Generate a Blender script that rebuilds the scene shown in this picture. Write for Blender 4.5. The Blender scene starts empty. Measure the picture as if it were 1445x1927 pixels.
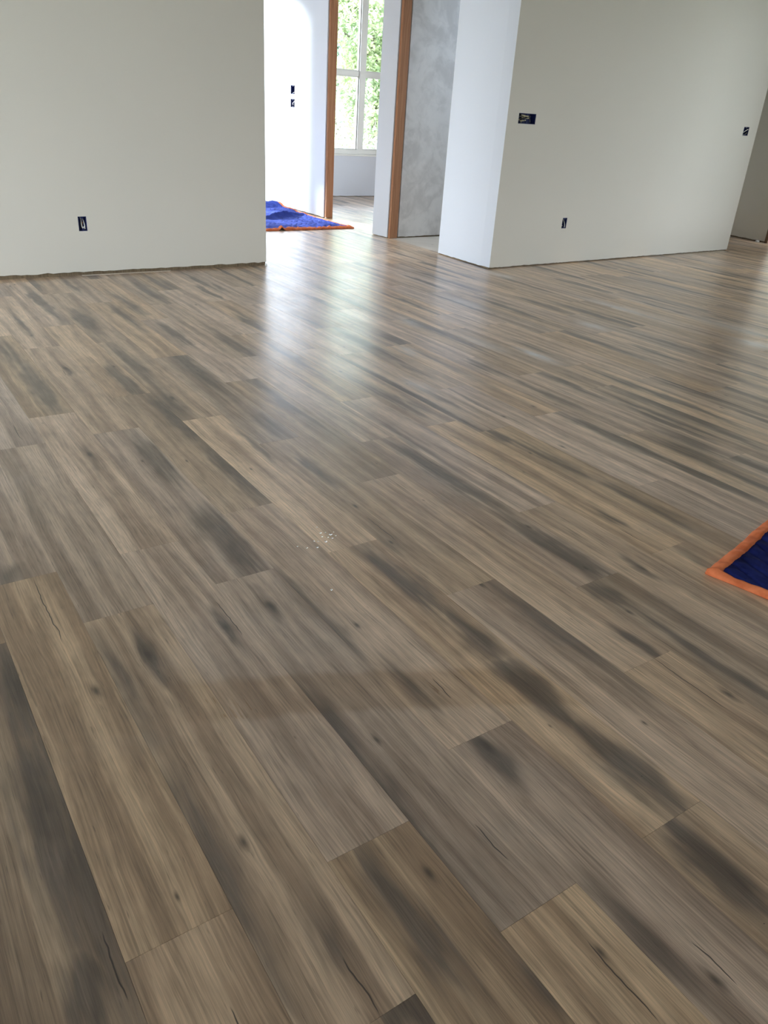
import bpy, bmesh, math, random
from mathutils import Matrix, Vector, noise

# ------------------------------------------------------------------ camera, sky, sun, exposure
sc = bpy.context.scene
C = sc.collection
CAM_H = 1.18986
F_PX = 1457.1
cam_d = bpy.data.cameras.new('camera')
cam = bpy.data.objects.new('camera', cam_d)
C.objects.link(cam)
cam_d.sensor_fit = 'VERTICAL'
cam_d.sensor_height = 24.0
cam_d.sensor_width = 18.0
cam_d.lens = F_PX / 1927.0 * 24.0
cam_d.clip_start = 0.02
cam.matrix_world = Matrix(((0.83160147, 0.2110533, -0.5137076, 0.0),
                           (-0.55203852, 0.41533437, -0.7230151, 0.0),
                           (0.0607657, 0.8848468, 0.46190223, CAM_H),
                           (0, 0, 0, 1)))
sc.camera = cam

SKY_STRENGTH = 7.5
SUN_STRENGTH = 12.0
world = bpy.data.worlds.new('sky')
sc.world = world
world.use_nodes = True
wn, wl = world.node_tree.nodes, world.node_tree.links
wn.clear()
wo = wn.new('ShaderNodeOutputWorld')
wb = wn.new('ShaderNodeBackground')
wt = wn.new('ShaderNodeTexCoord')
ws = wn.new('ShaderNodeSeparateXYZ')
wr = wn.new('ShaderNodeValToRGB')
wl.new(wt.outputs['Generated'], ws.inputs[0])
wl.new(ws.outputs['Z'], wr.inputs[0])
wr.color_ramp.elements[0].position = 0.0
wr.color_ramp.elements[0].color = (0.88, 0.94, 1.0, 1)
wr.color_ramp.elements[1].position = 0.8
wr.color_ramp.elements[1].color = (0.62, 0.78, 1.0, 1)
wl.new(wr.outputs[0], wb.inputs[0])
wb.inputs[1].default_value = SKY_STRENGTH
wl.new(wb.outputs[0], wo.inputs[0])

sun_d = bpy.data.lights.new('sun', 'SUN')
sun = bpy.data.objects.new('sun', sun_d)
C.objects.link(sun)
sun_d.energy = SUN_STRENGTH
sun_d.angle = math.radians(5)
sun_d.color = (0.86, 0.93, 1.0)
SUN_K, SUN_ELEV = 0.60, math.radians(18)
sd = Vector((SUN_K, -1.0, 0)).normalized() * math.cos(SUN_ELEV) + Vector((0, 0, -math.sin(SUN_ELEV)))
sun.rotation_euler = sd.to_track_quat('-Z', 'Y').to_euler()
sun.location = (0, 20, 12)

sc.view_settings.view_transform = 'Standard'
sc.view_settings.look = 'None'
sc.view_settings.gamma = 1.0
sc.view_settings.use_curve_mapping = False
sc.view_settings.exposure = 0.88
sc.cycles.use_denoising = True
sc.cycles.max_bounces = 8
sc.cycles.diffuse_bounces = 4
sc.cycles.glossy_bounces = 3
sc.cycles.transmission_bounces = 6
sc.cycles.transparent_max_bounces = 12
sc.cycles.sample_clamp_indirect = 8.0
sc.cycles.use_adaptive_sampling = True
sc.cycles.adaptive_threshold = 0.02
sc.cycles.caustics_reflective = False
sc.cycles.caustics_refractive = False

def portal(name, loc, rot, sx, sy):
    d = bpy.data.lights.new(name, 'AREA')
    d.shape = 'RECTANGLE'
    d.size, d.size_y = sx, sy
    d.cycles.is_portal = True
    o = bpy.data.objects.new(name, d)
    C.objects.link(o)
    o.location = loc
    o.rotation_euler = rot

# ------------------------------------------------------------------ node helper
class NT:
    def __init__(s, name):
        s.m = bpy.data.materials.new(name)
        s.m.use_nodes = True
        s.n, s.l = s.m.node_tree.nodes, s.m.node_tree.links
        s.n.clear()
        s.out = s.n.new('ShaderNodeOutputMaterial')
    def put(s, sock, v):
        if v is None: return
        if isinstance(v, V): s.l.new(v.s, sock)
        elif isinstance(v, bpy.types.NodeSocket): s.l.new(v, sock)
        else:
            if hasattr(sock.default_value, '__len__') and not hasattr(v, '__len__'): v = (v,) * len(sock.default_value)
            if hasattr(sock.default_value, '__len__') and len(sock.default_value) == 4 and len(v) == 3: v = tuple(v) + (1,)
            sock.default_value = v
    def math(s, op, a, b=None, c=None, clamp=False):
        n = s.n.new('ShaderNodeMath'); n.operation = op; n.use_clamp = clamp
        for i, v in enumerate((a, b, c)): s.put(n.inputs[i], v)
        return V(s, n.outputs[0])
    def xyz(s, x, y, z=0.0):
        n = s.n.new('ShaderNodeCombineXYZ')
        for i, v in enumerate((x, y, z)): s.put(n.inputs[i], v)
        return V(s, n.outputs[0])
    def sep(s, v):
        n = s.n.new('ShaderNodeSeparateXYZ'); s.put(n.inputs[0], v)
        return [V(s, o) for o in n.outputs]
    def noise(s, vec, scale=1.0, detail=2.0, rough=0.5, dist=0.0):
        n = s.n.new('ShaderNodeTexNoise')
        s.put(n.inputs['Vector'], vec); n.inputs['Scale'].default_value = scale
        n.inputs['Detail'].default_value = detail; n.inputs['Roughness'].default_value = rough
        n.inputs['Distortion'].default_value = dist
        return V(s, n.outputs[0])
    def step(s, v, a, b, lo=0.0, hi=1.0):
        n = s.n.new('ShaderNodeMapRange'); n.interpolation_type = 'SMOOTHSTEP'
        for i, q in enumerate((v, a, b, lo, hi)): s.put(n.inputs[i], q)
        return V(s, n.outputs[0])
    def mix(s, f, a, b, mode='MIX'):
        n = s.n.new('ShaderNodeMix'); n.data_type = 'RGBA'; n.blend_type = mode
        s.put(n.inputs[0], f); s.put(n.inputs[6], a); s.put(n.inputs[7], b)
        return V(s, n.outputs[2])
    def attr(s, name, kind='OBJECT'):
        n = s.n.new('ShaderNodeAttribute'); n.attribute_type = kind; n.attribute_name = name
        return n
    def coord(s, which='Object'):
        return V(s, s.n.new('ShaderNodeTexCoord').outputs[which])
    def pos(s):
        return V(s, s.n.new('ShaderNodeNewGeometry').outputs['Position'])
    def bump(s, h, strength, dist):
        n = s.n.new('ShaderNodeBump'); n.inputs['Strength'].default_value = strength
        n.inputs['Distance'].default_value = dist; s.put(n.inputs['Height'], h)
        return V(s, n.outputs[0])
    def bsdf(s, color, rough=0.6, normal=None, spec=0.5, **kw):
        n = s.n.new('ShaderNodeBsdfPrincipled')
        s.put(n.inputs['Base Color'], color); s.put(n.inputs['Roughness'], rough)
        s.put(n.inputs['Specular IOR Level'], spec)
        if normal is not None: s.put(n.inputs['Normal'], normal)
        for k, v in kw.items(): s.put(n.inputs[k.replace('_', ' ')], v)
        s.l.new(n.outputs[0], s.out.inputs[0])
        return n
class V:
    def __init__(s, t, sock): s.t, s.s = t, sock
    def __add__(s, o): return s.t.math('ADD', s, o)
    def __radd__(s, o): return s.t.math('ADD', o, s)
    def __sub__(s, o): return s.t.math('SUBTRACT', s, o)
    def __rsub__(s, o): return s.t.math('SUBTRACT', o, s)
    def __mul__(s, o): return s.t.math('MULTIPLY', s, o)
    def __rmul__(s, o): return s.t.math('MULTIPLY', o, s)
    def __truediv__(s, o): return s.t.math('DIVIDE', s, o)

# ------------------------------------------------------------------ materials
def mat_paint(name, col, var=0.03, rough=0.75, bump=0.08):
    t = NT(name)
    p = t.pos()
    a = t.noise(p, 1.3, 3.0)
    b = t.noise(p, 160.0, 2.0)
    k = 1.0 + (a - 0.5) * (2 * var)
    c = t.mix(1.0, col, t.xyz(k, k, k), 'MULTIPLY')
    t.bsdf(c, rough, t.bump(b, bump, 0.002), 0.3)
    return t.m

M_WALL = mat_paint('painted drywall', (0.71, 0.672, 0.597))
M_HALL = mat_paint('cool tinted hall drywall', (0.71, 0.735, 0.80))  # drywall colour shifted to blue, standing in for the hall's cool daylight
M_CEIL = mat_paint('ceiling white', (0.85, 0.85, 0.84))
M_FRAMEW = mat_paint('white vinyl frame', (0.82, 0.81, 0.77), 0.0, 0.4, 0.0)

def mat_plaster():
    t = NT('mottled skim plaster')
    p = t.pos()
    a = t.noise(p, 3.2, 4.0, 0.55, 1.2)
    b = t.noise(p, 9.0, 3.0, 0.6, 0.8)
    f = t.step(a * 0.65 + b * 0.35, 0.38, 0.62)
    t.bsdf(t.mix(f, (0.58, 0.535, 0.50), (0.72, 0.67, 0.63)), 0.85, t.bump(b, 0.1, 0.003), 0.2)
    return t.m
M_PLASTER = mat_plaster()

def mat_stud(name, c1, c2, c3, rough=0.7):
    t = NT(name)
    x, y, z = t.sep(t.coord())
    kn = t.noise(t.xyz(x * 9.0, y * 9.0, z * 3.2), 1.0, 1.0)
    w = x + y + (kn - 0.5) * 0.05
    g = t.noise(t.xyz(w * 90.0, w * 30.0, z * 2.5), 1.0, 3.0)
    c = t.mix(t.step(g, 0.3, 0.7), c1, c2)
    c = t.mix(t.step(kn, 0.72, 0.80), c, c3)
    t.bsdf(c, rough, t.bump(g, 0.15, 0.001), 0.3)
    return t.m
M_STUD = mat_stud('orange fir stud', (0.36, 0.165, 0.085), (0.47, 0.24, 0.13), (0.14, 0.06, 0.03))
M_PLATE = mat_stud('weathered bottom plate', (0.16, 0.115, 0.07), (0.24, 0.18, 0.11), (0.07, 0.05, 0.03))
M_CASING = mat_stud('brown door casing', (0.12, 0.065, 0.04), (0.17, 0.10, 0.06), (0.07, 0.04, 0.02), 0.5)

def mat_plain(name, col, rough=0.6, spec=0.4, metal=0.0):
    t = NT(name)
    n = t.noise(t.coord(), 40.0, 2.0)
    k = 0.9 + n * 0.2
    t.bsdf(t.mix(1.0, col, t.xyz(k, k, k), 'MULTIPLY'), rough, None, spec, Metallic=metal)
    return t.m
M_BOX = mat_plain('navy plastic box', (0.012, 0.02, 0.10), 0.45)
M_WIREW = mat_plain('white cable jacket', (0.75, 0.74, 0.70), 0.5)
M_WIREY = mat_plain('pale yellow cable jacket', (0.55, 0.50, 0.30), 0.5)
M_WIREK = mat_plain('black wire', (0.015, 0.015, 0.017), 0.4)
M_COPPER = mat_plain('bare copper', (0.60, 0.28, 0.12), 0.35, 0.5, 1.0)
M_SUB = mat_stud('pale subfloor sheet', (0.50, 0.42, 0.34), (0.58, 0.50, 0.41), (0.40, 0.32, 0.25), 0.6)
M_SLAB = mat_plain('underlay', (0.18, 0.15, 0.12), 0.8)
M_SCRAP = mat_plain('white scrap', (0.85, 0.85, 0.83), 0.8)

def mat_glass():
    t = NT('window glass')
    tr = t.n.new('ShaderNodeBsdfTransparent')
    tr.inputs[0].default_value = (0.97, 0.985, 0.98, 1)
    gl = t.n.new('ShaderNodeBsdfGlossy'); gl.inputs['Roughness'].default_value = 0.02
    fr = t.n.new('ShaderNodeFresnel'); fr.inputs[0].default_value = 1.45
    mx = t.n.new('ShaderNodeMixShader')
    t.l.new(fr.outputs[0], mx.inputs[0]); t.l.new(tr.outputs[0], mx.inputs[1]); t.l.new(gl.outputs[0], mx.inputs[2])
    t.l.new(mx.outputs[0], t.out.inputs[0])
    return t.m
M_GLASS = mat_glass()

def mat_water():
    t = NT('clear water')
    t.bsdf((1, 1, 1), 0.02, None, 0.5, Transmission_Weight=1.0, IOR=1.33)
    return t.m
M_WATER = mat_water()

def mat_leaf(name, c1, c2):
    t = NT(name)
    n = t.noise(t.coord(), 0.9, 3.0)
    m = t.noise(t.coord(), 7.0, 1.0)
    c = t.mix(t.step(n * 0.5 + m * 0.5, 0.35, 0.65), c1, c2)
    d = t.n.new('ShaderNodeBsdfDiffuse'); t.put(d.inputs[0], c)
    q = t.n.new('ShaderNodeBsdfTranslucent'); t.put(q.inputs[0], c)
    mx = t.n.new('ShaderNodeMixShader'); mx.inputs[0].default_value = 0.5
    t.l.new(d.outputs[0], mx.inputs[1]); t.l.new(q.outputs[0], mx.inputs[2]); t.l.new(mx.outputs[0], t.out.inputs[0])
    return t.m
M_LEAF = [mat_leaf('fresh leaves', (0.30, 0.40, 0.24), (0.62, 0.66, 0.40)), mat_leaf('deep leaves', (0.22, 0.33, 0.28), (0.46, 0.57, 0.44))]
M_BARK = mat_stud('bark', (0.10, 0.08, 0.06), (0.18, 0.15, 0.12), (0.05, 0.04, 0.03), 0.9)
def mat_ground():
    t = NT('pale gravel and lawn')
    p = t.pos()
    n = t.noise(p, 0.35, 4.0)
    f = t.noise(p, 14.0, 3.0)
    c = t.mix(t.step(n, 0.42, 0.55), (0.42, 0.40, 0.38), (0.24, 0.25, 0.16))
    k = 0.8 + f * 0.4
    t.bsdf(t.mix(1.0, c, t.xyz(k, k, k), 'MULTIPLY'), 0.9, None, 0.1)
    return t.m
M_GROUND = mat_ground()

PW = 0.178
def mat_plank(name, joined):
    t = NT(name)
    if joined:
        loc = V(t, t.attr('loc', 'GEOMETRY').outputs['Vector'])
        seed = V(t, t.attr('seed', 'GEOMETRY').outputs['Fac'])
        tone = 1.0 + (t.noise(t.xyz(seed * 3.7, 0.5, 0.2)) - 0.5) * 0.7
        warm = (t.noise(t.xyz(0.3, seed * 5.1, 0.2)) - 0.5) * 1.5
    else:
        loc = t.coord()
        seed = V(t, t.attr('seed').outputs['Fac'])
        tone = V(t, t.attr('tone').outputs['Fac'])
        warm = V(t, t.attr('warm').outputs['Fac'])
    x, y, _ = t.sep(loc)
    wp = t.pos()
    sx, sy = seed * 7.31, seed * 3.17
    # grain flows round the knots
    xw = x
    knots = []
    if not joined:
        for i in (1, 2):
            kx, ky, kr = t.sep(V(t, t.attr('knot%d' % i).outputs['Vector']))
            dx, dy = x - kx, y - ky
            r = t.math('MAXIMUM', kr, 0.0005)
            q = t.math('MULTIPLY', dx / r, dx / r) + t.math('MULTIPLY', dy / (r * 2.6), dy / (r * 2.6))
            g = t.math('EXPONENT', q * -0.35)
            sgn = dx / (t.math('ABSOLUTE', dx) + r)
            xw = xw - sgn * g * kr * 1.1
            wob = t.noise(t.xyz(x * 90.0 + sx, y * 40.0, sy), 1.0, 1.0)
            knots.append(t.math('EXPONENT', q * (0.3 + wob * 2.4) * -1.0) * t.step(kr, 0.0005, 0.004))
    n1 = t.noise(t.xyz(x * 7.0 + sx, y * 1.7, sy), 1.0, 1.0)
    n2 = t.noise(t.xyz(x * 30.0 + sx, y * 9.0, sy), 1.0, 1.0)
    xw = xw + (n1 - 0.5) * 0.026 + (n2 - 0.5) * 0.004
    c = t.noise(t.xyz(xw * 22.0 + sx, y * 0.9, sy), 1.0, 2.0, 0.55)
    g = t.noise(t.xyz(xw * 120.0 + sx, y * 3.5, sy), 1.0, 3.0, 0.6)
    h = t.noise(t.xyz(xw * 520.0 + sx, y * 13.0, sy), 1.0, 2.0, 0.6)
    mott = t.noise(t.xyz(x * 26.0 + sx, y * 11.0, sy), 1.0, 2.0, 0.6)
    g2 = t.noise(t.xyz(xw * 260.0 + sx, y * 5.5, sy + 1.3), 1.0, 2.0, 0.65)
    rings = t.math('SINE', xw * 850.0 + (n1 * 34.0) + y * 9.0)
    # colour
    col = t.mix(t.step(c, 0.30, 0.70), (0.310, 0.210, 0.142), (0.590, 0.430, 0.300))
    gv = 1.0 + (g - 0.5) * 0.80 + (g2 - 0.5) * 0.85 + (h - 0.5) * 0.80 + rings * 0.05 + (mott - 0.5) * 0.55
    col = t.mix(1.0, col, t.xyz(gv, gv, gv), 'MULTIPLY')
    col = t.mix(1.0, col, t.xyz(tone * (1.0 + warm * 0.05), tone, tone * (1.0 - warm * 0.13)), 'MULTIPLY')
    if joined:
        m = t.step(t.noise(t.xyz(x * 9.0 + sx, y * 1.5, sy), 1.0, 2.0), 0.55, 0.75) * 0.65
        dust_glare = 0.0
    else:
        nx = x + (t.noise(t.xyz(x * 14.0 + sx, y * 5.0, sy + 4.0), 1.0, 2.0) - 0.5) * 0.07
        ny = y + (t.noise(t.xyz(x * 14.0 + sx, y * 5.0, sy + 9.0), 1.0, 2.0) - 0.5) * 0.22
        m, dust_glare = None, None
        for i in (1, 2, 3, 4):
            ax, ay, st = t.sep(V(t, t.attr('smoke%d' % i).outputs['Vector']))
            lx, ly, _z = t.sep(V(t, t.attr('smoke_size%d' % i).outputs['Vector']))
            ux = (nx - ax) / t.math('MAXIMUM', lx, 0.002)
            uy = (ny - ay) / t.math('MAXIMUM', ly, 0.004)
            e = t.math('EXPONENT', (ux * ux + uy * uy) * -1.0) * st
            pe, de = t.math('MAXIMUM', e, 0.0), t.math('MAXIMUM', e * -1.0, 0.0)
            m = pe if m is None else t.math('MAXIMUM', m, pe)
            dust_glare = de if dust_glare is None else t.math('MAXIMUM', dust_glare, de)
        st2 = t.noise(t.xyz(xw * 46.0 + sx, y * 1.6, sy + 6.0), 1.0, 1.0, 0.6)
        m = t.step(m * 1.25 + ((st2 - 0.5) * 1.0 + (g - 0.5) * 0.9 + (g2 - 0.5) * 0.5) * t.step(m, 0.02, 0.25), 0.12, 0.95) * 0.88
    dk = t.mix(t.step(n2, 0.35, 0.65), (0.086, 0.063, 0.049), (0.132, 0.098, 0.075))
    dg = 1.0 + (g - 0.5) * 1.1 + (g2 - 0.5) * 1.1 + (h - 0.5) * 0.9
    dk = t.mix(1.0, dk, t.xyz(dg, dg, dg), 'MULTIPLY')
    col = t.mix(t.math('MULTIPLY', m, 1.0, clamp=True), col, dk)
    for k in knots:
        col = t.mix(k * 0.85, col, (0.050, 0.034, 0.025))
    if not joined:
        kx, ky, kl = t.sep(V(t, t.attr('crack').outputs['Vector']))
        cw = t.noise(t.xyz(y * 16.0 + sx, sy, 0.0), 1.0, 2.0) - 0.5
        dx = t.math('ABSOLUTE', x - kx + cw * 0.016)
        dy = t.math('ABSOLUTE', y - ky) / t.math('MAXIMUM', kl, 0.001)
        wid = 0.0006 * t.step(dy, 1.0, 0.4)
        cr = t.step(dx - wid, 0.0013, 0.0, 0.0, 1.0) * t.step(dy, 1.05, 0.8)
        col = t.mix(cr * 0.9, col, (0.020, 0.015, 0.012))
    # pores, short dark dashes along the grain
    po = t.noise(t.xyz(xw * 330.0 + sx, y * 20.0, sy + 2.0), 1.0, 1.0)
    po = t.step(po, 0.70, 0.80)
    col = t.mix(po * 0.48, col, (0.06, 0.045, 0.035))
    # damp mop track: an arc where the cleaning film was wiped off
    px, py, pz = t.sep(wp)
    arc = py - (1.245 - (px - 0.60) * 0.47 - (px - 0.75) * (px - 0.75) * 0.12)
    edge = t.noise(wp, 16.0, 1.0) * 0.03
    band = t.step(arc + edge, -0.085, -0.055) * t.step(arc + edge, 0.095, 0.060) * t.step(px, 0.35, 0.55) * t.step(px, 1.35, 1.05)
    col = t.mix(band * 0.62, col, t.mix(1.0, col, (0.74, 0.66, 0.55), 'MULTIPLY'))
    film = t.noise(t.xyz(px * 2.2, py * 2.2, 0.0), 1.0, 3.0, 0.55, 0.8)
    col = t.mix(t.step(film, 0.50, 0.72) * 0.07, col, (0.60, 0.58, 0.56))
    if not joined:
        dn = t.noise(t.xyz(px * 60.0, py * 14.0, 0.0), 1.0, 3.0)
        col = t.mix(t.math('MULTIPLY', dust_glare * (0.5 + dn * 1.5), 1.0, clamp=True), col, (0.66, 0.65, 0.65))
    smear = t.noise(t.xyz(px * 5.0 + py * 2.0, py * 1.6 - px * 1.0, 0.0), 1.0, 2.0, 0.55, 0.6)
    rough = 0.27 + g * 0.10 + t.step(film, 0.35, 0.7) * 0.08 + (smear - 0.5) * 0.10 - band * 0.04
    hb = t.noise(t.xyz(x * 210.0 + sx, y * 5.0, sy), 1.0, 2.0, 0.65)
    nrm = t.bump(hb, 0.32, 0.0006)
    t.bsdf(col, rough, nrm, 0.75, Coat_Weight=0.35, Coat_Roughness=0.25, Coat_IOR=1.5)
    return t.m
M_PLANK = mat_plank('oak look vinyl plank', False)
M_PLANKJ = mat_plank('oak look vinyl plank field', True)

def mat_quilt(name, c1, c2):
    t = NT(name)
    p = t.coord()
    x, y, _ = t.sep(p)
    w = t.noise(p, 420.0, 2.0)
    n = t.noise(p, 9.0, 4.0, 0.6)
    c = t.mix(t.step(n, 0.35, 0.7), c1, c2)
    t.bsdf(c, 0.85, t.bump(w, 0.3, 0.001), 0.12)
    return t.m
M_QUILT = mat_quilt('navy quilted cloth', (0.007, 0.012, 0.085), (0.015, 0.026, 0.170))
M_QUILT_SUNLIT = mat_quilt('sunlit navy quilted cloth', (0.030, 0.052, 0.27), (0.055, 0.090, 0.42))  # brightened copy of the navy cloth, strong hall light put into its colour
def mat_binding():
    t = NT('orange binding cloth')
    p = t.coord()
    w = t.noise(p, 300.0, 2.0)
    n = t.noise(p, 22.0, 3.0)
    c = t.mix(t.step(n, 0.3, 0.7), (0.58, 0.135, 0.045), (0.78, 0.22, 0.085))
    t.bsdf(c, 0.8, t.bump(w, 0.3, 0.001), 0.25)
    return t.m
M_BIND = mat_binding()

# ------------------------------------------------------------------ object helpers
def mesh_obj(name, verts, faces, mat, parent=None, loc=(0, 0, 0), smooth=False):
    me = bpy.data.meshes.new(name)
    me.from_pydata(verts, [], faces)
    me.materials.append(mat)
    if smooth: me.polygons.foreach_set('use_smooth', [True] * len(me.polygons))
    me.update()
    o = bpy.data.objects.new(name, me)
    C.objects.link(o)
    o.location = loc
    if parent: o.parent = parent
    return o
def structure(o):
    o['kind'] = 'structure'
    return o
def thing(o, label, cat, group=None):
    o['label'], o['category'] = label, cat
    if group: o['group'] = group
    return o
def empty(name, loc):
    o = bpy.data.objects.new(name, None)
    o.empty_display_size = 0.1
    C.objects.link(o)
    o.location = loc
    return o
BF = [(0, 3, 2, 1), (4, 5, 6, 7), (0, 1, 5, 4), (1, 2, 6, 5), (2, 3, 7, 6), (3, 0, 4, 7)]
def boxv(x0, x1, y0, y1, z0, z1):
    return [(x0, y0, z0), (x1, y0, z0), (x1, y1, z0), (x0, y1, z0), (x0, y0, z1), (x1, y0, z1), (x1, y1, z1), (x0, y1, z1)]
def box(name, x0, x1, y0, y1, z0, z1, mat, parent=None):
    c = Vector(((x0 + x1) / 2, (y0 + y1) / 2, z0))
    return mesh_obj(name, [Vector(v) - c for v in boxv(x0, x1, y0, y1, z0, z1)], BF, mat, parent, c)
def bevel_box(name, x0, x1, y0, y1, z0, z1, mat, parent=None, b=0.003):
    o = box(name, x0, x1, y0, y1, z0, z1, mat, parent)
    bm = bmesh.new(); bm.from_mesh(o.data)
    bmesh.ops.bevel(bm, geom=bm.edges[:], offset=b, segments=2, affect='EDGES')
    bm.to_mesh(o.data); bm.free()
    return o
def tube(pts, r, n=6):
    vs, fs = [], []
    pts = [Vector(p) for p in pts]
    for i, p in enumerate(pts):
        d = (pts[min(i + 1, len(pts) - 1)] - pts[max(i - 1, 0)]).normalized()
        a = d.orthogonal().normalized() if i == 0 else (a - d * a.dot(d)).normalized()
        b = d.cross(a)
        for k in range(n):
            w = 2 * math.pi * k / n
            vs.append(p + (a * math.cos(w) + b * math.sin(w)) * r)
    for i in range(len(pts) - 1):
        for k in range(n):
            fs.append((i * n + k, i * n + (k + 1) % n, (i + 1) * n + (k + 1) % n, (i + 1) * n + k))
    fs.append(tuple(range(n - 1, -1, -1)))
    fs.append(tuple(range((len(pts) - 1) * n, len(pts) * n)))
    return vs, fs
def smooth_path(p, n=8):
    p = [Vector(q) for q in p]
    out = []
    for i in range(len(p) - 1):
        a, b, c, d = p[max(i - 1, 0)], p[i], p[i + 1], p[min(i + 2, len(p) - 1)]
        for k in range(n):
            u = k / n
            out.append(0.5 * ((2 * b) + (c - a) * u + (2 * a - 5 * b + 4 * c - d) * u * u + (3 * b - a - 3 * c + d) * u ** 3))
    out.append(p[-1])
    return out

def wall(name, p0, p1, thick, z0, z1, mat, holes=(), jag=0.0, back=1, end_mat=None):
    """Upright slab: front face on the line p0-p1, body behind it (left of the direction when back = 1).
    holes = (u0, u1, za, zb) along the line; jag roughens the cut lower edge."""
    p0, p1 = Vector(p0).to_3d(), Vector(p1).to_3d()
    L = (p1 - p0).length
    d = (p1 - p0) / L
    nb = Vector((-d.y, d.x, 0)) * back
    us = {0.0, L}; zs = {z0, z1}
    for a, b, c, e in holes:
        us |= {a, b}; zs |= {c, e}
    if jag:
        k = int(L / 0.035)
        us |= {L * i / k for i in range(1, k)}
        zs.add(z0 + 0.06)
    us, zs = sorted(us), sorted(zs)
    us = [u for i, u in enumerate(us) if i == 0 or u - us[i - 1] > 1e-5]
    rnd = random.Random(name)
    jz = [z0 + (rnd.random() - 0.35) * jag + (0.02 * jag / 0.008 if rnd.random() < 0.06 and 0 < i < len(us) - 1 else 0) * 0.3 for i in range(len(us))]
    def zz(i, j): return jz[i] if (j == 0 and jag) else zs[j]
    def solid(i, j):
        if not (0 <= i < len(us) - 1 and 0 <= j < len(zs) - 1): return False
        cu, cz = (us[i] + us[i + 1]) / 2, (zs[j] + zs[j + 1]) / 2
        return not any(a < cu < b and c < cz < e for a, b, c, e in holes)
    vs, idx, fs = [], {}, []
    def vert(i, j, s):
        if (i, j, s) not in idx:
            idx[(i, j, s)] = len(vs)
            q = d * us[i] + nb * (thick * s)
            vs.append((q.x, q.y, zz(i, j)))
        return idx[(i, j, s)]
    for i in range(len(us) - 1):
        for j in range(len(zs) - 1):
            if not solid(i, j): continue
            q = ((i, j), (i + 1, j), (i + 1, j + 1), (i, j + 1))
            fs.append([vert(a, b, 0) for a, b in q])
            fs.append([vert(a, b, 1) for a, b in reversed(q)])
            for (a, b, di, dj) in ((0, 1, 0, -1), (1, 2, 1, 0), (2, 3, 0, 1), (3, 0, -1, 0)):
                if not solid(i + di, j + dj):
                    A, B = q[a], q[b]
                    fs.append([vert(*A, 0), vert(*A, 1), vert(*B, 1), vert(*B, 0)])
    o = mesh_obj(name, vs, fs, mat, None, p0)
    bm = bmesh.new(); bm.from_mesh(o.data)
    bmesh.ops.recalc_face_normals(bm, faces=bm.faces)
    if end_mat:
        o.data.materials.append(end_mat)
        for f in bm.faces:
            if f.normal.dot(d) < -0.9 and (f.calc_center_median()).dot(d) < 0.01: f.material_index = 1
    bm.to_mesh(o.data); bm.free()
    return structure(o)
def plate(parent, L, d, inset, thick, back=1):
    """Wooden bottom plate seen in the gap under the drywall."""
    d = Vector(d).to_3d().normalized(); nb = Vector((-d.y, d.x, 0)) * back
    q = []
    for z in (0.0, 0.038):
        for u, w in ((0.002, inset), (L - 0.002, inset), (L - 0.002, thick - inset), (0.002, thick - inset)):
            p = d * u + nb * w
            q.append((p.x, p.y, z))
    return mesh_obj('bottom_plate', q, BF, M_PLATE, parent)

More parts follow.
